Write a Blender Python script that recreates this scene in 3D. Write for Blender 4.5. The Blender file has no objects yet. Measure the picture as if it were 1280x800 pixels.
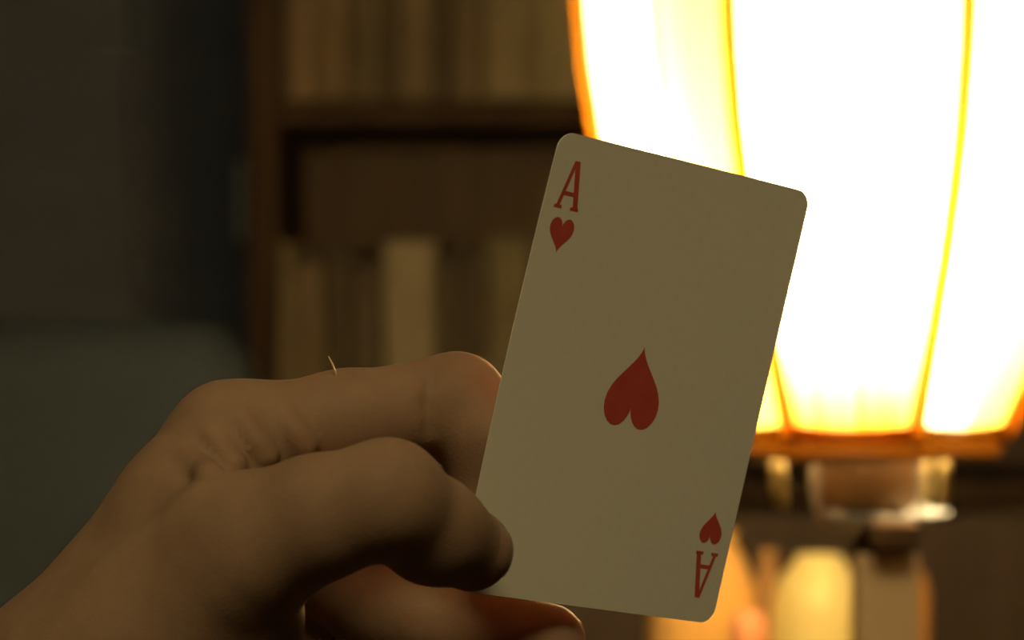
import bpy, bmesh, math, random
import numpy as np
from mathutils import Vector, Matrix

random.seed(7)
scene = bpy.context.scene
C = scene.collection

# ------------------------------------------------------------------ camera, light, exposure
CAM_Z = 1.2            # lens height above the floor, metres
F = 3700.0             # focal length in pixels of the 1280 px wide frame
cam_data = bpy.data.cameras.new('camera')
cam_data.sensor_width = 36.0
cam_data.lens = 36.0 * F / 1280.0
cam_data.clip_start = 0.01
cam_data.dof.use_dof = True
cam_data.dof.focus_distance = 0.565
cam_data.dof.aperture_fstop = 17.0
cam = bpy.data.objects.new('camera', cam_data)
cam.location = (0, 0, CAM_Z)
cam.rotation_euler = (math.radians(90), 0, 0)
C.objects.link(cam)
scene.camera = cam

world = bpy.data.worlds.new('room_air')
world.use_nodes = True
world.node_tree.nodes['Background'].inputs[0].default_value = (1.0, 0.78, 0.5, 1)
world.node_tree.nodes['Background'].inputs[1].default_value = 0.02
scene.world = world

room_light = bpy.data.lights.new('ceiling_light', 'AREA')   # the room's dim ceiling light, behind and above the camera
room_light.shape = 'DISK'
room_light.size = 0.7
room_light.energy = 11.5
room_light.color = (1.0, 0.77, 0.36)
cl = bpy.data.objects.new('ceiling_light', room_light)
cl.location = (0.0, -0.5, 2.38)
cl.rotation_euler = (math.radians(40), 0, 0)
C.objects.link(cl)

vs = scene.view_settings
vs.view_transform = 'Standard'
vs.look = 'None'
vs.exposure = 0.0
vs.gamma = 1.0
vs.use_curve_mapping = False

BULB_ENERGY = 29.0
BULB_COLOR = (1.0, 0.69, 0.30)


# ------------------------------------------------------------------ helpers
def mesh_obj(name, verts, faces, mat=None, parent=None, smooth=False):
    me = bpy.data.meshes.new(name)
    me.from_pydata([tuple(v) for v in verts], [], [tuple(f) for f in faces])
    me.update()
    if mat:
        me.materials.append(mat)
    if smooth:
        me.polygons.foreach_set('use_smooth', [True] * len(me.polygons))
    o = bpy.data.objects.new(name, me)
    C.objects.link(o)
    if parent:
        o.parent = parent
        o.matrix_parent_inverse = Matrix.Translation(parent.location).inverted()
    return o


def bm_obj(name, bm, mat=None, parent=None, smooth=False):
    me = bpy.data.meshes.new(name)
    bmesh.ops.recalc_face_normals(bm, faces=bm.faces)
    bm.to_mesh(me)
    bm.free()
    if mat:
        me.materials.append(mat)
    if smooth:
        me.polygons.foreach_set('use_smooth', [True] * len(me.polygons))
    o = bpy.data.objects.new(name, me)
    C.objects.link(o)
    if parent:
        o.parent = parent
        o.matrix_parent_inverse = Matrix.Translation(parent.location).inverted()
    return o


def box_bm(x0, x1, y0, y1, z0, z1, bevel=0.0, seg=2):
    bm = bmesh.new()
    bmesh.ops.create_cube(bm, size=1.0)
    for v in bm.verts:
        v.co = ((x0 + x1) / 2 + v.co.x * (x1 - x0), (y0 + y1) / 2 + v.co.y * (y1 - y0), (z0 + z1) / 2 + v.co.z * (z1 - z0))
    if bevel:
        bmesh.ops.bevel(bm, geom=list(bm.edges), offset=bevel, segments=seg, affect='EDGES', profile=0.5)
    return bm


def box(name, x0, x1, y0, y1, z0, z1, mat, parent=None, bevel=0.0, seg=2, smooth=False):
    return bm_obj(name, box_bm(x0, x1, y0, y1, z0, z1, bevel, seg), mat, parent, smooth)


def lathe(name, cx, cy, prof, mat, parent=None, seg=40, smooth=True):
    """Closed solid of revolution; prof is a list of (radius, z), walked as a polyline."""
    verts, faces = [], []
    n = len(prof)
    for r, z in prof:
        for k in range(seg):
            a = 2 * math.pi * k / seg
            verts.append((cx + r * math.cos(a), cy + r * math.sin(a), z))
    for i in range(n - 1):
        for k in range(seg):
            k2 = (k + 1) % seg
            faces.append((i * seg + k, i * seg + k2, (i + 1) * seg + k2, (i + 1) * seg + k))
    bm = bmesh.new()
    me = bpy.data.meshes.new('tmp')
    me.from_pydata(verts, [], faces)
    bm.from_mesh(me)
    bpy.data.meshes.remove(me)
    bmesh.ops.remove_doubles(bm, verts=bm.verts, dist=1e-6)
    return bm_obj(name, bm, mat, parent, smooth)


def tube_mesh(points, radii, seg=10):
    verts, faces = [], []
    pts = [Vector(p) for p in points]
    n = len(pts)
    up = Vector((0.13, 0.31, 0.94))
    for i, p in enumerate(pts):
        t = (pts[min(i + 1, n - 1)] - pts[max(i - 1, 0)]).normalized()
        a = t.cross(up)
        if a.length < 1e-4:
            a = t.cross(Vector((1, 0, 0)))
        a.normalize()
        b = t.cross(a)
        for k in range(seg):
            th = 2 * math.pi * k / seg
            verts.append(p + (a * math.cos(th) + b * math.sin(th)) * radii[i])
    for i in range(n - 1):
        for k in range(seg):
            k2 = (k + 1) % seg
            faces.append((i * seg + k, i * seg + k2, (i + 1) * seg + k2, (i + 1) * seg + k))
    faces.append(tuple(range(seg))[::-1])
    faces.append(tuple((n - 1) * seg + k for k in range(seg)))
    return verts, faces


def thing(name, label, cat, loc, group=None):
    o = bpy.data.objects.new(name, None)
    o.empty_display_size = 0.02
    o.location = loc
    C.objects.link(o)
    return tag(o, label, cat, group)


def tag(o, label, cat, group=None):
    o['label'] = label
    o['category'] = cat
    if group:
        o['group'] = group
    return o


def struct(o):
    o['kind'] = 'structure'
    return o


# ------------------------------------------------------------------ materials
def new_mat(name):
    m = bpy.data.materials.new(name)
    m.use_nodes = True
    nt = m.node_tree
    return m, nt, nt.nodes['Principled BSDF'], nt.nodes, nt.links


def noisy(name, c1, c2, scale=(8, 8, 8), rough=0.6, metallic=0.0, bump=0.0, detail=4.0, spec=0.4, coat=0.0):
    """Two colours mixed by stretched noise, with optional fine relief."""
    m, nt, p, N, L = new_mat(name)
    tc = N.new('ShaderNodeTexCoord')
    mp = N.new('ShaderNodeMapping')
    mp.inputs['Scale'].default_value = scale
    ns = N.new('ShaderNodeTexNoise')
    ns.inputs['Scale'].default_value = 1.0
    ns.inputs['Detail'].default_value = detail
    cr = N.new('ShaderNodeValToRGB')
    cr.color_ramp.elements[0].position = 0.32
    cr.color_ramp.elements[1].position = 0.68
    cr.color_ramp.elements[0].color = (*c1, 1)
    cr.color_ramp.elements[1].color = (*c2, 1)
    L.new(tc.outputs['Object'], mp.inputs['Vector'])
    L.new(mp.outputs['Vector'], ns.inputs['Vector'])
    L.new(ns.outputs['Fac'], cr.inputs['Fac'])
    L.new(cr.outputs['Color'], p.inputs['Base Color'])
    p.inputs['Roughness'].default_value = rough
    p.inputs['Metallic'].default_value = metallic
    p.inputs['Specular IOR Level'].default_value = spec
    p.inputs['Coat Weight'].default_value = coat
    if bump:
        bp = N.new('ShaderNodeBump')
        bp.inputs['Strength'].default_value = bump
        bp.inputs['Distance'].default_value = 0.002
        L.new(ns.outputs['Fac'], bp.inputs['Height'])
        L.new(bp.outputs['Normal'], p.inputs['Normal'])
    return m


M_wall = noisy('wall_paint', (0.10, 0.11, 0.14), (0.12, 0.13, 0.16), (3, 3, 3), 0.9, bump=0.1)
M_ceiling = noisy('ceiling_paint', (0.5, 0.46, 0.38), (0.55, 0.5, 0.42), (3, 3, 3), 0.9)
M_floor = noisy('floor_wood', (0.09, 0.05, 0.025), (0.15, 0.085, 0.04), (2, 30, 2), 0.5)
M_door = noisy('door_paint', (0.07, 0.085, 0.13), (0.085, 0.10, 0.15), (4, 4, 20), 0.7)
M_darkwood = noisy('dark_wood', (0.036, 0.025, 0.019), (0.055, 0.038, 0.028), (30, 30, 3), 0.85, bump=0.15, spec=0.08)
M_backpanel = noisy('bookcase_back', (0.075, 0.052, 0.045), (0.11, 0.076, 0.064), (30, 30, 3), 0.6)
M_sideboard = noisy('walnut', (0.07, 0.04, 0.02), (0.11, 0.06, 0.028), (3, 40, 40), 0.45, bump=0.1)
M_greyblue = noisy('dull_steel', (0.22, 0.26, 0.28), (0.28, 0.32, 0.34), (60, 60, 60), 0.5, 0.6)
M_chair = noisy('chair_fabric', (0.034, 0.047, 0.07), (0.046, 0.063, 0.09), (260, 260, 260), 0.95, bump=0.4, spec=0.1)
M_brass = noisy('brass', (0.55, 0.33, 0.1), (0.68, 0.43, 0.15), (40, 40, 40), 0.32, 1.0)
M_burner = noisy('burner_brown', (0.27, 0.165, 0.08), (0.33, 0.2, 0.1), (50, 50, 50), 0.35, 0.15)
M_gilt = noisy('gilt', (0.3, 0.22, 0.08), (0.36, 0.27, 0.1), (50, 50, 50), 0.4, 0.2)
M_glint = noisy('glint_pale', (0.8, 0.74, 0.64), (0.86, 0.8, 0.7), (50, 50, 50), 0.12, 0.3, coat=1.0)
M_agedbrass = noisy('aged_brass', (0.26, 0.14, 0.05), (0.38, 0.21, 0.08), (50, 50, 50), 0.38, 0.85)
M_darkmetal = noisy('dark_bronze', (0.06, 0.035, 0.018), (0.1, 0.055, 0.025), (50, 50, 50), 0.45, 0.5)
M_housing = noisy('brown_bakelite', (0.13, 0.078, 0.042), (0.16, 0.096, 0.052), (50, 50, 50), 0.4)
M_paledish = noisy('pale_porcelain', (0.36, 0.39, 0.42), (0.42, 0.45, 0.48), (20, 20, 20), 0.2, coat=0.5)
M_post = noisy('beige_post', (0.92, 0.70, 0.42), (0.95, 0.75, 0.47), (40, 40, 4), 0.5)
M_yellow = noisy('yellow_glaze', (0.88, 0.84, 0.42), (0.92, 0.89, 0.52), (14, 14, 14), 0.3)
M_orange = noisy('orange_glaze', (0.93, 0.58, 0.2), (0.95, 0.64, 0.26), (14, 14, 14), 0.3)
M_amber = noisy('amber_glaze', (0.72, 0.38, 0.14), (0.78, 0.44, 0.18), (14, 14, 14), 0.3)
M_brownclay = noisy('brown_clay', (0.42, 0.25, 0.11), (0.5, 0.3, 0.14), (30, 30, 30), 0.7)
M_pink = noisy('pink_wax', (0.84, 0.43, 0.3), (0.88, 0.48, 0.34), (20, 20, 20), 0.5)
M_sleeve = noisy('dark_knit', (0.03, 0.032, 0.04), (0.05, 0.052, 0.06), (300, 300, 300), 0.95, bump=0.5)
M_pages = noisy('book_pages', (0.5, 0.43, 0.3), (0.58, 0.5, 0.36), (8, 300, 8), 0.9)


def skin_material(name, c1, c2, rough=0.62, sss=0.4, scale=0.004, bump=0.25):
    m, nt, p, N, L = new_mat(name)
    tc = N.new('ShaderNodeTexCoord')
    n1 = N.new('ShaderNodeTexNoise')
    n1.inputs['Scale'].default_value = 70.0
    n1.inputs['Detail'].default_value = 5.0
    cr = N.new('ShaderNodeValToRGB')
    cr.color_ramp.elements[0].position = 0.35
    cr.color_ramp.elements[1].position = 0.65
    cr.color_ramp.elements[0].color = (*c1, 1)
    cr.color_ramp.elements[1].color = (*c2, 1)
    vo = N.new('ShaderNodeTexVoronoi')
    vo.inputs['Scale'].default_value = 1600.0
    bp = N.new('ShaderNodeBump')
    bp.inputs['Strength'].default_value = bump
    bp.inputs['Distance'].default_value = 0.0004
    L.new(tc.outputs['Object'], n1.inputs['Vector'])
    L.new(tc.outputs['Object'], vo.inputs['Vector'])
    L.new(n1.outputs['Fac'], cr.inputs['Fac'])
    L.new(cr.outputs['Color'], p.inputs['Base Color'])
    L.new(vo.outputs['Distance'], bp.inputs['Height'])
    L.new(bp.outputs['Normal'], p.inputs['Normal'])
    p.inputs['Roughness'].default_value = rough
    p.inputs['Subsurface Weight'].default_value = sss
    p.inputs['Subsurface Radius'].default_value = (1.0, 0.32, 0.12)
    p.inputs['Subsurface Scale'].default_value = scale
    p.inputs['Specular IOR Level'].default_value = 0.2
    return m


M_skin = skin_material('skin', (0.285, 0.182, 0.122), (0.355, 0.23, 0.156), bump=0.1)
M_nail = skin_material('nail', (0.34, 0.21, 0.15), (0.38, 0.24, 0.17), rough=0.35, sss=0.3, scale=0.003, bump=0.0)
M_hair = noisy('fair_hair', (0.75, 0.55, 0.28), (0.8, 0.6, 0.32), (100, 100, 100), 0.4)

# playing card stock: matt white paper that lets a trace of light through
M_card, _nt, _p, _N, _L = new_mat('card_stock')
_n = _N.new('ShaderNodeTexNoise')
_n.inputs['Scale'].default_value = 900.0
_tc = _N.new('ShaderNodeTexCoord')
_cr = _N.new('ShaderNodeValToRGB')
_cr.color_ramp.elements[0].color = (0.74, 0.72, 0.66, 1)
_cr.color_ramp.elements[1].color = (0.80, 0.78, 0.72, 1)
_L.new(_tc.outputs['Object'], _n.inputs['Vector'])
_L.new(_n.outputs['Fac'], _cr.inputs['Fac'])
_L.new(_cr.outputs['Color'], _p.inputs['Base Color'])
_p.inputs['Roughness'].default_value = 0.55
_p.inputs['Specular IOR Level'].default_value = 0.3
M_cardback = noisy('card_back_print', (0.45, 0.06, 0.05), (0.6, 0.3, 0.26), (900, 900, 900), 0.5)
M_redink = noisy('red_ink', (0.52, 0.075, 0.055), (0.58, 0.09, 0.07), (300, 300, 300), 0.5)


# ------------------------------------------------------------------ the room
RX0, RX1, RY0, RY1, RZ = -1.7, 1.9, -1.6, 2.75, 2.5
struct(box('floor', RX0 - .1, RX1 + .1, RY0 - .1, RY1 + .1, -0.1, 0.0, M_floor))
struct(box('ceiling', RX0 - .1, RX1 + .1, RY0 - .1, RY1 + .1, RZ, RZ + 0.1, M_ceiling))
struct(box('wall_back', RX0 - .1, RX1 + .1, RY1, RY1 + 0.1, 0, RZ, M_wall))
struct(box('wall_front', RX0 - .1, RX1 + .1, RY0 - 0.1, RY0, 0, RZ, M_wall))
struct(box('wall_left', RX0 - 0.1, RX0, RY0, RY1, 0, RZ, M_wall))
struct(box('wall_right', RX1, RX1 + 0.1, RY0, RY1, 0, RZ, M_wall))
door = struct(box('door_1', -1.03, -0.232, 2.705, 2.749, 0.001, 2.02, M_door, bevel=0.003))
for dz0, dz1 in ((0.12, 0.95), (1.1, 1.9)):
    box('door_panel', -0.93, -0.345, 2.697, 2.706, dz0, dz1, M_door, door, bevel=0.006)
box('handle_plate', -0.252, -0.2425, 2.697, 2.706, 1.27, 1.345, M_greyblue, door, bevel=0.002)


# ------------------------------------------------------------------ bookcase and its books
BCF, BCB = 2.30, 2.62          # front and back of the bookcase
BX0, BX1 = -0.205, 0.80
bc = thing('bookcase', 'dark wooden bookcase in the shadows behind the hand and lamp', 'bookcase', ((BX0 + BX1) / 2, 2.46, 0))
box('side_panel', BX0, BX0 + 0.022, BCF, BCB, 0, 2.1, M_darkwood, bc, 0.002)
box('side_panel', BX1 - 0.022, BX1, BCF, BCB, 0, 2.1, M_darkwood, bc, 0.002)
box('back_panel', BX0 + .022, BX1 - .022, BCB - 0.012, BCB, 0, 2.1, M_backpanel, bc)
SH_LOW, SH_UP = 1.075, 1.372   # tops of the two shelf boards in view
for z in (0.08, SH_LOW, SH_UP, 1.72, 2.1):
    box('shelf', BX0 + .022, BX1 - .022, BCF + 0.006, BCB - 0.012, z - 0.02, z, M_darkwood, bc, 0.002)
for i in range(2):
    w = (BX1 - BX0 - 0.05) / 2
    x0 = BX0 + 0.025 + i * w
    d = box('cabinet_door', x0, x0 + w - 0.004, BCF - 0.012, BCF + 0.005, 0.085, SH_LOW - 0.024, M_backpanel, bc, 0.003)
    box('door_panel', x0 + .06, x0 + w - .064, BCF - 0.018, BCF - 0.011, 0.15, SH_LOW - 0.09, M_backpanel, d, 0.004)
    lathe('knob', x0 + (w - 0.03 if i == 0 else 0.03), BCF - 0.02, [(0, .6), (.01, .6), (.012, .61), (.01, .622), (0, .622)], M_agedbrass, d, 16)

_bk = {}
BG = (0.72, 0.92, 1.6)


def book_mat(c):
    if c not in _bk:
        _bk[c] = noisy('book_cloth', tuple(0.85 * k * g for k, g in zip(c, BG)), tuple(1.12 * k * g for k, g in zip(c, BG)), (90, 90, 25), 0.75, bump=0.15)
    return _bk[c]


def book(x0, x1, zbase, h, depth, col, label, group, lean=0.0):
    """cover (two boards and a rounded spine), page block and two raised bands on the spine"""
    yf = BCF + 0.03
    cx = (x0 + x1) / 2
    t = thing('book', label, 'book', (cx, yf, zbase), group)
    m = book_mat(col)
    w = x1 - x0
    # cover: a U-shaped section with a rounded spine
    outer, inner = [], []
    for k in range(9):
        a = math.pi * k / 8
        outer.append((cx - math.cos(a) * w / 2, yf + 0.005 - 0.005 * math.sin(a)))
        inner.append((cx - math.cos(a) * (w / 2 - 0.0022), yf + 0.0072 - 0.005 * math.sin(a)))
    sec_o = [(x0, yf + depth)] + outer + [(x1, yf + depth)]
    sec_i = [(x0 + 0.0022, yf + depth)] + inner + [(x1 - 0.0022, yf + depth)]
    n = len(sec_o)
    verts = [(x, y, zbase) for x, y in sec_o] + [(x, y, zbase) for x, y in sec_i] + \
            [(x, y, zbase + h) for x, y in sec_o] + [(x, y, zbase + h) for x, y in sec_i]
    faces = []
    for i in range(n - 1):
        faces += [(i, i + 1, 2 * n + i + 1, 2 * n + i), (n + i + 1, n + i, 3 * n + i, 3 * n + i + 1),
                  (i + 1, i, n + i, n + i + 1), (2 * n + i, 2 * n + i + 1, 3 * n + i + 1, 3 * n + i)]
    faces += [(0, 2 * n, 3 * n, n), (n - 1, 2 * n - 1, 4 * n - 1, 3 * n - 1)]
    mesh_obj('cover', verts, faces, m, t)
    box('page_block', x0 + 0.003, x1 - 0.003, yf + 0.009, yf + depth - 0.004, zbase + 0.003, zbase + h - 0.004, M_pages, t)
    return t


def px_x(px, y):
    return (px - 640) / F * y


GL, GU = 'books on the lower shelf', 'books on the upper shelf'
YB = BCF + 0.03
low = [  # left px, right px, height, colour, label
    (334, 371, .186, (.20, .125, .045), 'olive brown book on the lower shelf, at the bookcase side by the door'),
    (372, 405, .170, (.21, .13, .05), 'shorter olive brown book, second from the door side on the lower shelf'),
    (407, 440, .180, (.10, .06, .026), 'dark brown book, third from the door side on the lower shelf'),
    (441, 477, .168, (.13, .08, .034), 'short dark brown book beside the pale tan book on the lower shelf'),
    (479, 543, .187, (.42, .29, .12), 'thick pale tan book on the lower shelf, standing above the index finger'),
    (545, 576, .172, (.12, .075, .03), 'dark brown book just past the pale tan book on the lower shelf'),
    (577, 608, .180, (.10, .062, .028), 'very dark brown book, second past the pale tan book on the lower shelf'),
    (609, 662, .190, (.24, .165, .06), 'olive book on the lower shelf beside the card edge'),
]
up = [
    (332, 356, .25, (.075, .045, .022), 'nearly black book on the upper shelf, at the bookcase side by the door'),
    (357, 396, .28, (.26, .15, .055), 'tan brown book, second from the door side on the upper shelf'),
    (397, 434, .28, (.24, .14, .05), 'tan brown book, third from the door side on the upper shelf'),
    (436, 474, .26, (.16, .10, .038), 'dull brown book, fourth from the door side on the upper shelf'),
    (475, 494, .27, (.14, .085, .035), 'thin dull brown book, fifth from the door side on the upper shelf'),
    (496, 541, .27, (.20, .125, .046), 'olive brown book between two thinner books on the upper shelf'),
    (542, 562, .25, (.10, .06, .027), 'thin dark book beside the olive brown book on the upper shelf'),
    (564, 604, .26, (.17, .105, .04), 'brown book next to the thick olive book on the upper shelf'),
    (606, 664, .28, (.30, .20, .07), 'thick olive book on the upper shelf, second from the glowing lamp'),
    (666, 730, .28, (.34, .23, .08), 'thick olive book on the upper shelf, partly behind the glowing lamp'),
]
for a, b, h, col, lab in low:
    book(px_x(a, YB), px_x(b, YB), SH_LOW, h, 0.15, col, lab, GL)
for a, b, h, col, lab in up:
    book(px_x(a, YB), px_x(b, YB), SH_UP, h, 0.16, col, lab, GU)


# ------------------------------------------------------------------ armchair beside the bookcase
ac = thing('armchair', 'grey-green upholstered high-back armchair in front of the dark door', 'armchair', (-0.53, 1.75, 0))
box('backrest', -0.86, -0.172, 1.90, 2.05, 0.40, 1.2, M_chair, ac, 0.045, 5, True)
box('seat', -0.79, -0.242, 1.40, 1.899, 0.22, 0.45, M_chair, ac, 0.04, 4, True)
box('armrest', -0.86, -0.785, 1.38, 1.91, 0.2, 0.66, M_chair, ac, 0.03, 4, True)
box('armrest', -0.247, -0.172, 1.38, 1.91, 0.2, 0.66, M_chair, ac, 0.03, 4, True)
for x in (-0.82, -0.21):
    for y in (1.43, 2.0):
        lathe('leg', x, y, [(0, 0), (.016, 0), (.024, .22), (.024, .42 if y > 1.9 else .24), (0, .42 if y > 1.9 else .24)], M_darkwood, ac, 16)


# ------------------------------------------------------------------ sideboard that carries lamp and ornaments
SZ = 0.95
sb = thing('sideboard', 'dark wooden sideboard under the glowing lamp', 'sideboard', (0.42, 1.42, 0))
box('top', 0.02, 0.86, 1.03, 1.80, SZ - 0.025, SZ, M_sideboard, sb, 0.003)
box('body', 0.04, 0.84, 1.06, 1.78, 0.14, SZ - 0.0255, M_sideboard, sb)
for i in range(2):
    x0 = 0.05 + i * 0.392
    d = box('door', x0, x0 + 0.386, 1.042, 1.06, 0.16, SZ - 0.045, M_sideboard, sb, 0.003)
    lathe('knob', x0 + (0.35 if i == 0 else 0.036), 1.03, [(0, .59), (.011, .59), (.013, .6), (.011, .612), (0, .612)], M_agedbrass, d, 16)
for x in (0.07, 0.81):
    for y in (1.09, 1.75):
        lathe('leg', x, y, [(0, 0), (.015, 0), (.022, .14), (0, .14)], M_sideboard, sb, 16)


# ------------------------------------------------------------------ the lamp
LY = 1.2
S = F / LY                          # pixels per metre at the lamp


def lz(py):
    return CAM_Z + (400 - py) / S


LX = 0.140               # axis of the glass shade
PX = (1106 - 640) / S               # axis of the post below it

# slag glass: streaky, strongly scattering, lets part of the bulb's light straight through


def glass_material(name, c_base, c_streak_dim, u_ramp, dim_ramp, through):
    """UV x runs across a panel, UV y from its top to its foot; one ramp mixes in streaks, the other paints weaker bulb light near the foot"""
    m, nt, p, N, L = new_mat(name)
    N.remove(p)
    out = N['Material Output']
    uv = N.new('ShaderNodeTexCoord')
    ns = N.new('ShaderNodeTexNoise')
    ns.inputs['Scale'].default_value = 5.0
    ns.inputs['Detail'].default_value = 3.0
    mp = N.new('ShaderNodeMapping')
    mp.inputs['Scale'].default_value = (3.0, 0.7, 1)
    L.new(uv.outputs['UV'], mp.inputs['Vector'])
    L.new(mp.outputs['Vector'], ns.inputs['Vector'])
    sp = N.new('ShaderNodeSeparateXYZ')
    L.new(uv.outputs['UV'], sp.inputs[0])
    facs = []
    for axis, ramp in ((0, u_ramp), (1, dim_ramp)):
        ad = N.new('ShaderNodeMath')
        ad.operation = 'MULTIPLY_ADD'
        L.new(ns.outputs['Fac'], ad.inputs[0])
        ad.inputs[1].default_value = 0.12
        sub = N.new('ShaderNodeMath')
        sub.operation = 'SUBTRACT'
        L.new(sp.outputs[axis], sub.inputs[0])
        sub.inputs[1].default_value = 0.06
        L.new(sub.outputs[0], ad.inputs[2])
        cr = N.new('ShaderNodeValToRGB')
        while len(cr.color_ramp.elements) < len(ramp):
            cr.color_ramp.elements.new(0.5)
        for e, (pos, val) in zip(cr.color_ramp.elements, ramp):
            e.position = pos
            e.color = (val, val, val, 1)
        L.new(ad.outputs[0], cr.inputs['Fac'])
        facs.append(cr)
    mxm = N.new('ShaderNodeMath')
    mxm.operation = 'MAXIMUM'
    L.new(facs[0].outputs['Color'], mxm.inputs[0])
    L.new(facs[1].outputs['Color'], mxm.inputs[1])
    mc = N.new('ShaderNodeMix')
    mc.data_type = 'RGBA'
    L.new(mxm.outputs[0], mc.inputs[0])
    mc.inputs[6].default_value = (*c_base, 1)
    mc.inputs[7].default_value = (*c_streak_dim, 1)
    tl = N.new('ShaderNodeBsdfTranslucent')
    tp = N.new('ShaderNodeBsdfTransparent')
    gl = N.new('ShaderNodeBsdfGlossy')
    gl.inputs['Roughness'].default_value = 0.15
    mx = N.new('ShaderNodeMixShader')
    mx.inputs[0].default_value = through
    mg = N.new('ShaderNodeMixShader')
    mg.inputs[0].default_value = 0.03
    L.new(mc.outputs[2], tl.inputs['Color'])
    L.new(mc.outputs[2], tp.inputs['Color'])
    L.new(tl.outputs[0], mx.inputs[1])
    L.new(tp.outputs[0], mx.inputs[2])
    L.new(mx.outputs[0], mg.inputs[1])
    L.new(gl.outputs[0], mg.inputs[2])
    L.new(mg.outputs[0], out.inputs['Surface'])
    return m


WHITE_GLASS = (0.97, 0.95, 0.88)
M_glass_dimfoot = glass_material('slag_glass_dim_foot', WHITE_GLASS, (0.8, 0.45, 0.08), [(0, 0), (1, 0)], [(0.80, 0), (0.91, 0.45), (1.0, 0.95)], 0.5)  # amber towards the foot paints the bulb's fall-off into the glass colour
M_glass_streak = glass_material('slag_glass_streaked', WHITE_GLASS, (0.84, 0.70, 0.27), [(0.46, 0), (0.54, 1), (0.6, 0.75), (0.75, 0.9)], [(0, 0), (1, 0)], 0.5)
M_ribglow = glass_material('rib_glow', (0.48, 0.29, 0.065), (0.54, 0.34, 0.08), [(0.4, 0), (0.6, 1)], [(0, 0), (1, 0)], 0.3)  # metal ribs tinted see-through amber to paint the glow spilling over them
M_collarglow = glass_material('collar_glow', (0.17, 0.1, 0.03), (0.22, 0.13, 0.04), [(0.4, 0), (0.6, 1)], [(0, 0), (1, 0)], 0.3)  # collar tint painting the glow of the lit burner rim behind the glass

lamp = thing('table_lamp', 'glowing lamp with eight curved glass panels and brass ribs on a beige post', 'lamp', (PX, LY, SZ))
# profile of the shade: (py at the lamp's depth, corner radius in px)
prof = [(-430, 262), (-330, 312), (-200, 348), (-100, 358), (0, 359), (90, 350), (170, 336), (250, 314), (330, 285), (400, 256), (460, 229), (510, 206), (544, 192)]
prof_m = [(lz(py), r / S) for py, r in prof]
A0 = math.radians(-31.0)            # angle of the rib near the middle, 0 = straight at the camera


def rib_pt(j, r, z):
    a = A0 + j * math.pi / 4
    return Vector((LX + r * math.sin(a), LY - r * math.cos(a), z))


for j in range(8):
    verts, faces = [], []
    nn = len(prof_m)
    for z, r in prof_m:
        a, b = rib_pt(j, r, z), rib_pt(j + 1, r, z)
        mid = Vector((LX, LY, z))
        for q in (0.0, 1.0):                         # outer, inner skin
            for f in (0.012, 0.25, 0.5, 0.75, 0.988):
                pnt = a.lerp(b, f)
                bulge = 1.0 + 0.035 * (1 - (2 * f - 1) ** 2)
                pnt = mid + (pnt - mid) * bulge
                dirv = (pnt - mid).normalized()
                verts.append(pnt - dirv * 0.0025 * q)
    for i in range(nn - 1):
        for q in range(2):
            for k in range(4):
                v0 = i * 10 + q * 5 + k
                fc = (v0, v0 + 1, v0 + 11, v0 + 10)
                faces.append(fc if q else fc[::-1])
        for k in (0, 4):
            faces.append((i * 10 + k, i * 10 + 5 + k, i * 10 + 15 + k, i * 10 + 10 + k))
    for i in (0, nn - 1):
        for k in range(4):
            v0 = i * 10 + k
            faces.append((v0, v0 + 1, v0 + 6, v0 + 5))
    bm = bmesh.new()
    me = bpy.data.meshes.new('t')
    me.from_pydata(verts, [], faces)
    bm.from_mesh(me)
    bpy.data.meshes.remove(me)
    uvl = bm.loops.layers.uv.new('panel')
    bm.verts.ensure_lookup_table()
    for fc in bm.faces:
        for lp in fc.loops:
            vi = lp.vert.index
            lp[uvl].uv = ((vi % 5) / 4.0, (prof_m[0][0] - lp.vert.co.z) / (prof_m[0][0] - prof_m[-1][0]))
    bm_obj('glass_panel', bm, M_glass_streak if j % 2 else M_glass_dimfoot, lamp, True)
    rv, rf = tube_mesh([rib_pt(j, r + 0.0005, z) for z, r in prof_m], [0.0034] * nn, 8)
    mesh_obj('rib', rv, rf, M_ribglow, lamp, True)


def band(name, cx, py0, r0, py1, r1, th, mat, seg=8, rot=None, smooth=False):
    """ring that follows the octagon of the shade"""
    verts, faces = [], []
    for z, r in ((lz(py0), r0 / S), (lz(py1), r1 / S)):
        for rr in (r, r - th):
            for k in range(seg):
                a = A0 + k * 2 * math.pi / seg
                verts.append((cx + rr * math.sin(a), LY - rr * math.cos(a), z))
    for k in range(seg):
        k2 = (k + 1) % seg
        o0, i0, o1, i1 = k, seg + k, 2 * seg + k, 3 * seg + k
        p0_, q0, p1_, q1 = k2, seg + k2, 2 * seg + k2, 3 * seg + k2
        faces += [(o0, p0_, p1_, o1), (q0, i0, i1, q1), (p0_, o0, i0, q0), (o1, p1_, q1, i1)]
    bm = bmesh.new()
    me = bpy.data.meshes.new('t')
    me.from_pydata(verts, [], faces)
    bm.from_mesh(me)
    bpy.data.meshes.remove(me)
    bmesh.ops.bevel(bm, geom=list(bm.edges), offset=0.0008, segments=2, affect='EDGES')
    return bm_obj(name, bm, mat, lamp, smooth)


band('collar', LX, 526, 204, 566, 189, 0.004, M_collarglow)
band('top_ring', LX, -450, 266, -415, 282, 0.008, M_brass)
lathe('cap', LX, LY, [(.0, lz(-560)), (.012, lz(-558)), (.02, lz(-530)), (.05, lz(-490)), (.083, lz(-455)), (.083, lz(-445)), (.06, lz(-445)), (0, lz(-470))], M_brass, lamp)
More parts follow.
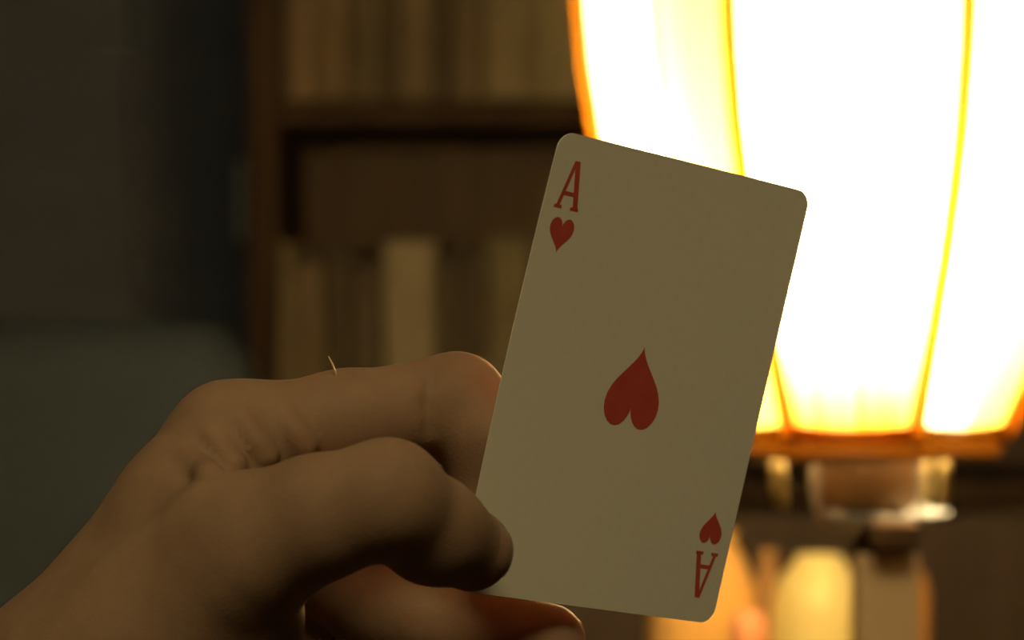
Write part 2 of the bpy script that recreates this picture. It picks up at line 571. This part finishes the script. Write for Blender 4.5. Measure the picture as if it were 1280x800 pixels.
# gallery below the glass: stepped plate, burner drum, prongs, pale drip dish, neck
lathe('gallery_ring', LX, LY, [(.053, lz(560)), (.0572, lz(560)), (.0585, lz(564)), (.0565, lz(569)), (.053, lz(569)), (.053, lz(560))], M_burner, lamp, 48)
for k in range(6):
    a = math.radians(20 + 60 * k)
    sv_, sf_ = tube_mesh([(LX + r * math.sin(a), LY - r * math.cos(a), lz(566)) for r in (.018, .036, .054)], [.0016, .0014, .0016], 8)
    mesh_obj('spoke', sv_, sf_, M_gilt, lamp, True)
lathe('burner_dome', LX, LY, [(0, lz(508)), (.012, lz(509)), (.021, lz(518)), (.026, lz(535)), (.0265, lz(560)), (.024, lz(571)), (0, lz(571))], M_burner, lamp, 48)
lathe('burner', (1083 - 640) / S, LY, [(0, lz(572)), (.0205, lz(572)), (.0214, lz(580)), (.0208, lz(602)), (.0208, lz(622)), (.0195, lz(634)), (0, lz(636))], M_burner, lamp, 48)
for deg in (-124, -60, 60, 124):
    a = math.radians(deg)
    def pr(r, py):
        return (LX + r * math.sin(a), LY - r * math.cos(a), lz(py))
    pv, pf = tube_mesh([pr(.038, 570), pr(.0378, 590), pr(.0375, 612), pr(.037, 626), pr(.0365, 634)], [.0022, .0024, .0024, .0022, .0014], 8)
    mesh_obj('prong', pv, pf, M_gilt, lamp, True)
for ox in (-64, 62):  # pale rods added in place of the highlights on the burner's sides
    lathe('glint_rod', (1082 + ox - 640) / S, LY - 0.008, [(0, lz(640)), (.0016, lz(640)), (.002, lz(625)), (.0028, lz(606)), (.0028, lz(590)), (.0018, lz(573)), (0, lz(572))], M_glint, lamp, 16)
lathe('drip_dish', (1103 - 640) / S, LY, [(0, lz(652)), (.022, lz(650)), (.0262, lz(640)), (.0275, lz(638)), (.0278, lz(642)), (.0245, lz(655)), (.015, lz(660)), (0, lz(660))], M_paledish, lamp, 48)
# the switch housing stands in front of the dish
lathe('burner_foot', (1094 - 640) / S, LY, [(0, lz(634)), (.013, lz(634)), (.012, lz(652)), (0, lz(652))], M_darkmetal, lamp, 32)
box('switch_housing', (1080 - 640) / S, (1133 - 640) / S, LY - 0.032, LY - 0.012, lz(678), lz(644), M_housing, lamp, 0.002)
lathe('neck', PX, LY, [(0, lz(659)), (.0105, lz(659)), (.0115, lz(672)), (.0135, lz(680)), (.0135, lz(691)), (0, lz(691))], M_darkmetal, lamp, 32)
box('post', PX - 0.0125, PX + 0.0125, LY - 0.0125, LY + 0.0125, SZ + 0.019, lz(690), M_post, lamp, 0.0012)
lathe('base', PX, LY, [(0, SZ + .0002), (.062, SZ + .0002), (.064, SZ + .006), (.058, SZ + .012), (.03, SZ + .018), (.02, SZ + .02), (0, SZ + .02)], M_darkmetal, lamp, 48)

# lit bulb: a glowing glass envelope on a socket, with its light
M_bulb, nt, p, N, L = new_mat('lit_bulb')
p.inputs['Base Color'].default_value = (1, 0.9, 0.7, 1)
p.inputs['Emission Color'].default_value = (*BULB_COLOR, 1)
p.inputs['Emission Strength'].default_value = BULB_ENERGY * 22.0
BZ = lz(215)
lathe('bulb', LX, LY, [(0, BZ - .05), (.011, BZ - .05), (.013, BZ - .035), (.021, BZ - .016), (.026, BZ + .002), (.023, BZ + .016), (.013, BZ + .026), (0, BZ + .029)], M_bulb, lamp, 24)
lathe('socket', LX, LY, [(0, lz(511)), (.011, lz(511)), (.011, lz(500)), (.014, lz(490)), (.014, BZ - .049), (.012, BZ - .046), (0, BZ - .046)], M_agedbrass, lamp, 24)


# ------------------------------------------------------------------ ornaments on the sideboard, beyond the lamp
def ornament(name, label, px, y, prof_px, mat, lid=None):
    s = F / y
    x = (px - 640) / s
    t = thing(name, label, name.split('_')[-1], (x, y, SZ))
    pr_ = [((r / s), (CAM_Z + (400 - py) / s) if py is not None else SZ) for r, py in prof_px]
    lathe('body', x, y, pr_, mat, t, 40)
    if lid:
        lathe(lid[0], x, y, [((r / s), CAM_Z + (400 - py) / s) for r, py in lid[1]], lid[2], t, 32)
    return t


ornament('glazed_jar', 'pale yellow glazed jar with sloping shoulders behind the lamp post', 1024, 1.58,
         [(0, None), (48, None), (58, 920), (62, 800), (60, 755), (50, 722), (32, 702), (30, 694), (26, 694), (26, 704), (0, 720)], M_yellow)
ornament('glazed_vase', 'bright orange vase standing beside the lower corner of the card', 878, 1.60,
         [(0, None), (40, None), (60, 900), (70, 800), (68, 740), (54, 700), (40, 676), (44, 662), (38, 662), (32, 690), (0, 720)], M_orange)
ornament('clay_bottle', 'small brown clay bottle between the orange vase and yellow jar', 960, 1.70,
         [(0, None), (18, None), (22, 850), (22, 742), (16, 722), (11, 712), (11, 698), (0, 698)], M_brownclay,
         ('stopper', [(0, 699), (9, 699), (12, 692), (8, 686), (0, 685)], M_brownclay))
ornament('amber_bottle', 'orange glazed bottle mostly hidden behind the beige lamp post', 1122, 1.66,
         [(0, None), (32, None), (40, 900), (40, 740), (34, 716), (18, 704), (14, 694), (14, 680), (0, 680)], M_amber,
         ('stopper', [(0, 681), (11, 681), (13, 672), (9, 664), (0, 663)], M_brownclay))
cd = ornament('pink_candle', 'rounded pink candle below the corner of the card', 936, 1.42,
              [(0, 1010), (23, 1010), (24, 900), (24, 790), (22, 776), (16, 767), (8, 763), (0, 762)], M_pink)
s_ = F / 1.42
lathe('holder', (936 - 640) / s_, 1.42, [(0, SZ), (.022, SZ), (.023, SZ + .004), (.012, SZ + .012), (.0125, SZ + .03), (.0108, SZ + .03), (.0105, SZ + .016), (0, SZ + .016)], M_agedbrass, cd, 32)
mesh_obj('wick', *tube_mesh([((936 - 640) / s_, 1.42, CAM_Z + (400 - 763) / s_), ((936 - 640) / s_ + .0004, 1.42, CAM_Z + (400 - 757) / s_)], [.0005, .0004], 6), M_darkmetal, cd)


# ------------------------------------------------------------------ the playing card  (millimetres, camera at the origin)
P0 = np.array([24.539, 569.469, -12.661])
U = np.array([0.79494487, 0.58546764, -0.15902926])      # along the short side
NV = np.array([-0.56479958, 0.80989349, 0.15834761])     # away from the camera
V = np.array([0.22150416, -0.03605797, 0.97449255])      # along the long side
HW, HH, CR = 31.5, 44.0, 3.3


def card_pt(u, v, n=0.0):
    bow = 1.1 * (1 - (v / HH) ** 2) * (0.6 - 0.4 * u / HW)
    return P0 + U * u + V * v + NV * (bow + n)


def to_m(pt):
    return (pt[0] / 1000.0, pt[1] / 1000.0, pt[2] / 1000.0 + CAM_Z)


card = thing('playing_card', 'ace of hearts playing card held up between thumb and finger', 'playing card', to_m(card_pt(0, -44)))
us = [-HW + CR * (1 - math.cos(t * math.pi / 16)) for t in range(9)]
us = us + list(np.linspace(-HW + CR, HW - CR, 26)[1:-1]) + [-q for q in us[::-1]]


def vmax(u):
    e = abs(u) - (HW - CR)
    return HH if e <= 0 else HH - CR + math.sqrt(max(CR * CR - e * e, 0.0))


NVS = 30
verts, faces = [], []
for side, n in ((0, 0.0), (1, 0.3)):
    for u in us:
        vm = vmax(u)
        for k in range(NVS + 1):
            verts.append(to_m(card_pt(u, -vm + 2 * vm * k / NVS, n)))
nu = len(us)
off = nu * (NVS + 1)
for i in range(nu - 1):
    for k in range(NVS):
        a = i * (NVS + 1) + k
        faces.append((a, a + NVS + 1, a + NVS + 2, a + 1))
        faces.append((off + a + 1, off + a + NVS + 2, off + a + NVS + 1, off + a))
loop = [k for k in range(NVS + 1)] + [i * (NVS + 1) + NVS for i in range(1, nu)] + \
       [(nu - 1) * (NVS + 1) + k for k in range(NVS - 1, -1, -1)] + [i * (NVS + 1) for i in range(nu - 2, 0, -1)]
rb = len(verts)
verts += [verts[q] for q in loop] + [verts[off + q] for q in loop]      # the cut edge has vertices of its own: sharp rim
nl = len(loop)
for q in range(nl):
    faces.append((rb + q, rb + (q + 1) % nl, rb + nl + (q + 1) % nl, rb + nl + q))
paper = mesh_obj('paper', verts, faces, M_card, card, True)
paper.data.materials.append(M_cardback)
for pl in paper.data.polygons:
    if off <= min(pl.vertices) and max(pl.vertices) < rb:
        pl.material_index = 1


def print_shape(name, polys, place):
    """flat red print: strips of quads lying 0.04 mm proud of the paper and following its bow"""
    vs_, fs_ = [], []
    for quad in polys:
        b = len(vs_)
        for (x, y) in quad:
            u, v = place(x, y)
            vs_.append(to_m(card_pt(u, v, -0.05)))
        fs_.append(tuple(range(b, b + len(quad))))
    o = mesh_obj(name, vs_, fs_, M_redink, card)
    return o


def heart_polys(w, h, n=22):
    """heart with its point down, centred; horizontal slices"""
    def half(t):      # curve of the right half, t 0..1 from notch over the lobe to the point
        a = math.pi * t
        x = 16 * math.sin(a) ** 3
        y = 13 * math.cos(a) - 5 * math.cos(2 * a) - 2 * math.cos(3 * a) - math.cos(4 * a)
        return x / 16.0 * w / 2, (y + 2.5) / 29.0 * h
    pts = [half(k / n) for k in range(n + 1)]
    polys = []
    cx_y = [(0.0, half(0)[1]), (0.0, half(1)[1])]
    for k in range(n):
        (x0, y0), (x1, y1) = pts[k], pts[k + 1]
        ya = cx_y[0][1] + (cx_y[1][1] - cx_y[0][1]) * k / n
        yb = cx_y[0][1] + (cx_y[1][1] - cx_y[0][1]) * (k + 1) / n
        polys.append([(0, ya), (x0, y0), (x1, y1), (0, yb)])
        polys.append([(0, yb), (-x1, y1), (-x0, y0), (0, ya)])
    return polys


def letter_a(w, h):
    """serifed capital A: thin stroke, thick stroke, crossbar, two feet"""
    hw, b, t = w / 2, -h / 2, h / 2
    def seg(x0, y0, x1, y1, th):
        return [(x0 - th / 2, y0), (x0 + th / 2, y0), (x1 + th / 2, y1), (x1 - th / 2, y1)]
    return [seg(-hw * .72, b + .3, -.15, t, .75), seg(hw * .72, b + .3, .15, t, 1.15),
            [(-hw * .52, b + h * .28), (hw * .52, b + h * .28), (hw * .46, b + h * .28 + .75), (-hw * .46, b + h * .28 + .75)],
            [(-hw, b), (-hw * .35, b), (-hw * .4, b + .6), (-hw * .95, b + .6)],
            [(hw * .3, b), (hw, b), (hw * .95, b + .6), (hw * .35, b + .6)]]


print_shape('heart_pip', heart_polys(13.2, 16.0), lambda x, y: (-0.4 - x, -0.4 - y))     # printed point up
for sgn in (1, -1):
    print_shape('corner_heart', heart_polys(5.6, 6.6), lambda x, y: (sgn * (-26.0 + x), sgn * (24.9 + y)))
    print_shape('corner_letter', letter_a(5.8, 9.2), lambda x, y: (sgn * (-26.2 + x), sgn * (34.5 + y)))


# ------------------------------------------------------------------ the hand  (one surface grown from a distance field, millimetres)
def Q(px, py, d):
    return np.array([(px - 640) / F * d, d, (400 - py) / F * d])


def cap(a, b, r1, r2):
    a, b = np.asarray(a, float), np.asarray(b, float)
    ba = b - a
    bb = float(ba @ ba)

    def f(p):
        pa = p - a
        t = np.clip((pa @ ba) / bb, 0, 1)
        d = pa - t[..., None] * ba
        return np.sqrt((d * d).sum(-1)) - (r1 + (r2 - r1) * t)
    return f


def smin(a, b, k):
    h = np.clip(0.5 + 0.5 * (b - a) / k, 0, 1)
    return b + (a - b) * h - k * h * (1 - h)


def smax(a, b, k):
    return -smin(-a, -b, k)


W = Q(62, 905, 553)
palm_parts = [
    cap(Q(85, 868, 551), Q(288, 558, 556), 17, 11.2),       # index side of the back of the hand
    cap(Q(62, 900, 558), Q(276, 622, 570), 17, 11.5),
    cap(Q(50, 930, 566), Q(268, 696, 581), 16, 11),
    cap(Q(50, 960, 570), Q(262, 772, 590), 15, 10),
    cap(Q(110, 860, 540), Q(296, 690, 530), 18, 13),        # thumb metacarpal
    cap(Q(170, 830, 540), Q(292, 782, 541), 17, 12.5),      # thenar pad
    cap(Q(232, 640, 547), Q(335, 600, 556), 11, 6),       # web between thumb and index
    cap(W, Q(-250, 1330, 520), 19.5, 21),                   # wrist and forearm
    cap(Q(50, 940, 568), Q(-260, 1360, 545), 18, 21),
]
t_tip = Q(589, 688, 540.8)
i_dip, i_tip = card_pt(-24.5, -16, 9.3), card_pt(-22.5, -31, 7.6)
m_tip = Q(683, 803, 578.5)
fingers = [
    [(Q(296, 690, 530), 13), (Q(395, 648, 525), 10.6), (Q(484, 622, 522.5), 9.7), (Q(541, 664, 532), 9.0), (t_tip, 7.5)],
    [(Q(288, 558, 556), 11.2), (Q(430, 526, 560), 9.1), (Q(570, 506, 567), 9.4), (i_dip, 8.2), (i_tip, 7.0)],
    [(Q(276, 622, 570), 11.5), (Q(370, 690, 582), 9.6), (Q(470, 752, 592), 9.8), (Q(595, 788, 585), 8.5), (m_tip, 7.7)],
    [(Q(268, 696, 581), 11), (Q(400, 862, 602), 9.2), (Q(520, 912, 592), 7.9), (Q(585, 925, 585), 7.0)],
    [(Q(262, 772, 590), 10), (Q(350, 935, 600), 8), (Q(440, 978, 592), 7), (Q(490, 988, 587), 6.2)],
]
finger_parts = [[cap(f[i][0], f[i + 1][0], f[i][1], f[i + 1][1]) for i in range(len(f) - 1)] for f in fingers]
creases, rolls = [], []


def sdf(p):
    pal = palm_parts[0](p)
    for g in palm_parts[1:]:
        pal = smin(pal, g(p), 9.0)
    tot = None
    for segs in finger_parts:
        d = segs[0](p)
        for g in segs[1:]:
            d = smin(d, g(p), 4.0 if segs is finger_parts[0] else 3.5)
        c = smin(pal, d, 6.0)
        tot = c if tot is None else smin(tot, c, 0.8)
    for g, k in rolls:
        tot = smin(tot, g(p), k)
    for g, k in creases:
        tot = smax(tot, -g(p), k)
    return tot


def march(o, d, t0, t1):
    d = d / np.linalg.norm(d)
    t = t0
    while t < t1:
        s = float(sdf((o + d * t)[None, :])[0])
        if s < 0.02:
            return o + d * t
        t += max(s * 0.8, 0.05)
    return o + d * t


def view_hit(px, py):
    return march(np.zeros(3), Q(px, py, 1.0), 480, 620)


def grad(p, e=0.25):
    g = np.empty_like(p)
    for ax in range(3):
        dlt = np.zeros(3)
        dlt[ax] = e
        g[:, ax] = (sdf(p + dlt) - sdf(p - dlt)) / (2 * e)
    return g / np.maximum(np.linalg.norm(g, axis=1, keepdims=True), 1e-6)


# skin folds of the web between thumb and index: soft rolls that swell towards the thumb
roll_px = [((228, 560), (262, 594)), ((258, 532), (292, 580)), ((298, 512), (332, 570)), ((350, 506), (380, 558))]
new = []
for pa_, pb_ in roll_px:
    pts = []
    for t in (0.0, 0.25, 0.5, 0.75, 1.0):
        q = view_hit(pa_[0] + (pb_[0] - pa_[0]) * t, pa_[1] + (pb_[1] - pa_[1]) * t)
        proud = 0.35 + 2.0 * t
        r = 2.4 + 0.4 * t
        pts.append((q - grad(q[None])[0] * (r - proud), r))
    for (a, r0), (b, r1) in zip(pts[:-1], pts[1:]):
        new.append((cap(a, b, r0, r1), 0.9))
rolls = new
fold_px = [([(538, 472), (534, 506), (536, 540)], 0.2, 2.2)]
new = []
for pts, r, k in fold_px:
    hp = [view_hit(*q) for q in pts]
    for a, b in zip(hp[:-1], hp[1:]):
        new.append((cap(a, b, r, r), k))
creases = new

h = 1.15
lo = np.array([-150.0, 500.0, -185.0])
hi = np.array([30.0, 640.0, 0.0])
# tight bounds: forearm end to finger tips
allp = [Q(-255, 1345, 530)] + [q for f in fingers for q, _ in f]
lo = np.min(allp, 0) - 27
hi = np.max(allp, 0) + 16
dims = np.ceil((hi - lo) / h).astype(int) + 1
xs = lo[0] + h * np.arange(dims[0])
ys = lo[1] + h * np.arange(dims[1])
zs = lo[2] + h * np.arange(dims[2])
D = np.empty(tuple(dims), np.float32)
YY, ZZ = np.meshgrid(ys, zs, indexing='ij')
for i0 in range(0, dims[0], 16):
    xx = xs[i0:i0 + 16]
    Pp = np.stack([np.broadcast_to(xx[:, None, None], (len(xx),) + YY.shape), np.broadcast_to(YY, (len(xx),) + YY.shape),
                   np.broadcast_to(ZZ, (len(xx),) + YY.shape)], -1)
    D[i0:i0 + 16] = sdf(Pp)
D[0], D[-1], D[:, 0], D[:, -1], D[:, :, 0], D[:, :, -1] = 5, 5, 5, 5, 5, 5


def surface_nets(D):
    ins = D < 0
    cnt = np.zeros(tuple(np.array(D.shape) - 1), np.int8)
    sl = [slice(0, -1), slice(1, None)]
    for i in range(2):
        for j in range(2):
            for k in range(2):
                cnt += ins[sl[i], sl[j], sl[k]]
    cells = np.argwhere((cnt > 0) & (cnt < 8))
    idx = -np.ones(cnt.shape, np.int64)
    idx[tuple(cells.T)] = np.arange(len(cells))
    acc = np.zeros((len(cells), 3))
    num = np.zeros(len(cells))
    corners = [(i, j, k) for i in range(2) for j in range(2) for k in range(2)]
    for a in corners:
        for ax in range(3):
            if a[ax]:
                continue
            b = list(a)
            b[ax] = 1
            ca, cb = cells + a, cells + b
            da, db = D[tuple(ca.T)], D[tuple(cb.T)]
            m = (da < 0) != (db < 0)
            t = np.where(m, da / np.where(m, da - db, 1), 0)
            pt = ca.astype(float)
            pt[:, ax] += t
            acc[m] += pt[m]
            num[m] += 1
    vv = acc / num[:, None]
    quads = []
    for ax in range(3):
        o1, o2 = [q for q in range(3) if q != ax]
        s0 = [slice(None)] * 3
        s1 = [slice(None)] * 3
        s0[ax], s1[ax] = slice(0, -1), slice(1, None)
        e = np.argwhere(ins[tuple(s0)] != ins[tuple(s1)])
        e = e[(e[:, o1] > 0) & (e[:, o2] > 0)]
        inside_first = ins[tuple(e.T)]
        q = []
        for d1, d2 in ((1, 1), (0, 1), (0, 0), (1, 0)):
            c = e.copy()
            c[:, o1] -= d1
            c[:, o2] -= d2
            q.append(idx[tuple(c.T)])
        q = np.stack(q, 1)
        flip = inside_first if ax != 1 else ~inside_first
        q[~flip] = q[~flip][:, ::-1]
        quads.append(q)
    return vv, np.concatenate(quads)


vv, quads = surface_nets(D)
vv = lo + vv * h


inner = (vv[:, 0] > lo[0] + 3) & (vv[:, 2] > lo[2] + 3)
for _ in range(2):
    step = np.clip(sdf(vv), -0.6, 0.6)[:, None] * grad(vv)
    vv[inner] -= step[inner]

hand = thing('hand', 'bare hand gripping the ace of hearts, thumb bent in front of the card', 'hand', to_m(Q(62, 905, 553)))
skin = mesh_obj('skin', [to_m(q) for q in vv], quads.tolist(), M_skin, hand, True)


def nail(tip, prev, dorsal, length, width, name='fingernail'):
    """curved plate lying on the back of a finger end"""
    ax = (tip - prev) / np.linalg.norm(tip - prev)
    dorsal = dorsal - ax * (dorsal @ ax)
    dorsal /= np.linalg.norm(dorsal)
    sd = np.cross(ax, dorsal)
    n1, n2 = 10, 10
    top = []
    for i in range(n1 + 1):
        a = -1 + 2 * i / n1
        for j in range(n2 + 1):
            b = -1 + 2 * j / n2
            # rounded-rectangle outline
            bb = b * (1 - 0.25 * abs(a) ** 4)
            o = tip + ax * (a * length / 2 + 1.2) + sd * (bb * width / 2) + dorsal * 16
            hp = march(o, -dorsal, 0, 20)
            top.append(hp)
    top = np.array(top)
    g = grad(top)
    lift = np.array([min(0.25, 0.32 * (1 + 1.0 * (-1 + 2 * i / n1)) * (1 - (-1 + 2 * j / n2) ** 4) - 0.12) for i in range(n1 + 1) for j in range(n2 + 1)])
    up_ = top + g * lift[:, None]
    dn = top - g * 0.8
    vs_ = [to_m(q) for q in up_] + [to_m(q) for q in dn]
    m = n2 + 1
    o2 = len(up_)
    fs_ = []
    for i in range(n1):
        for j in range(n2):
            a = i * m + j
            fs_.append((a, a + 1, a + m + 1, a + m))
            fs_.append((o2 + a + m, o2 + a + m + 1, o2 + a + 1, o2 + a))
    rim = [j for j in range(m)] + [i * m + n2 for i in range(1, n1 + 1)] + [n1 * m + j for j in range(n2 - 1, -1, -1)] + [i * m for i in range(n1 - 1, 0, -1)]
    for q in range(len(rim)):
        a, b = rim[q], rim[(q + 1) % len(rim)]
        fs_.append((b, a, o2 + a, o2 + b))
    bm = bmesh.new()
    me = bpy.data.meshes.new('t')
    me.from_pydata(vs_, [], fs_)
    bm.from_mesh(me)
    bpy.data.meshes.remove(me)
    return bm_obj(name, bm, M_nail, hand, True)


nail(t_tip, fingers[0][3][0], np.array([0.75, -0.55, 0.1]), 10.5, 9.5, 'thumbnail')
nail(i_tip, i_dip, NV.copy(), 9.5, 8.5)
nail(m_tip, fingers[2][3][0], np.array([0.1, 0.9, 0.3]), 9.5, 8.5)

# one fair hair standing on the index finger, catching the lamp light
hb = view_hit(421, 474)
hairp = [to_m(hb + np.array([0, 1.2, -0.3])), to_m(hb + np.array([-0.35, 1.0, 1.4])), to_m(hb + np.array([-0.9, 0.8, 2.9])), to_m(hb + np.array([-1.6, 0.6, 4.3]))]
mesh_obj('finger_hair', *tube_mesh(hairp, [.00020, .00019, .00015, .00008], 6), M_hair, hand, True)

# dark sleeve around the forearm, below the picture
e0, e1 = Q(-190, 1250, 534), Q(-620, 1850, 480)
sp = [e0 + (e1 - e0) * t for t in (0, 0.03, 0.1, 0.5, 1.0)]
sr = [.026, .0275, .028, .034, .042]
sv, sf = tube_mesh([to_m(q) for q in sp], sr, 32)
mesh_obj('sleeve', sv, sf, M_sleeve, hand, True)
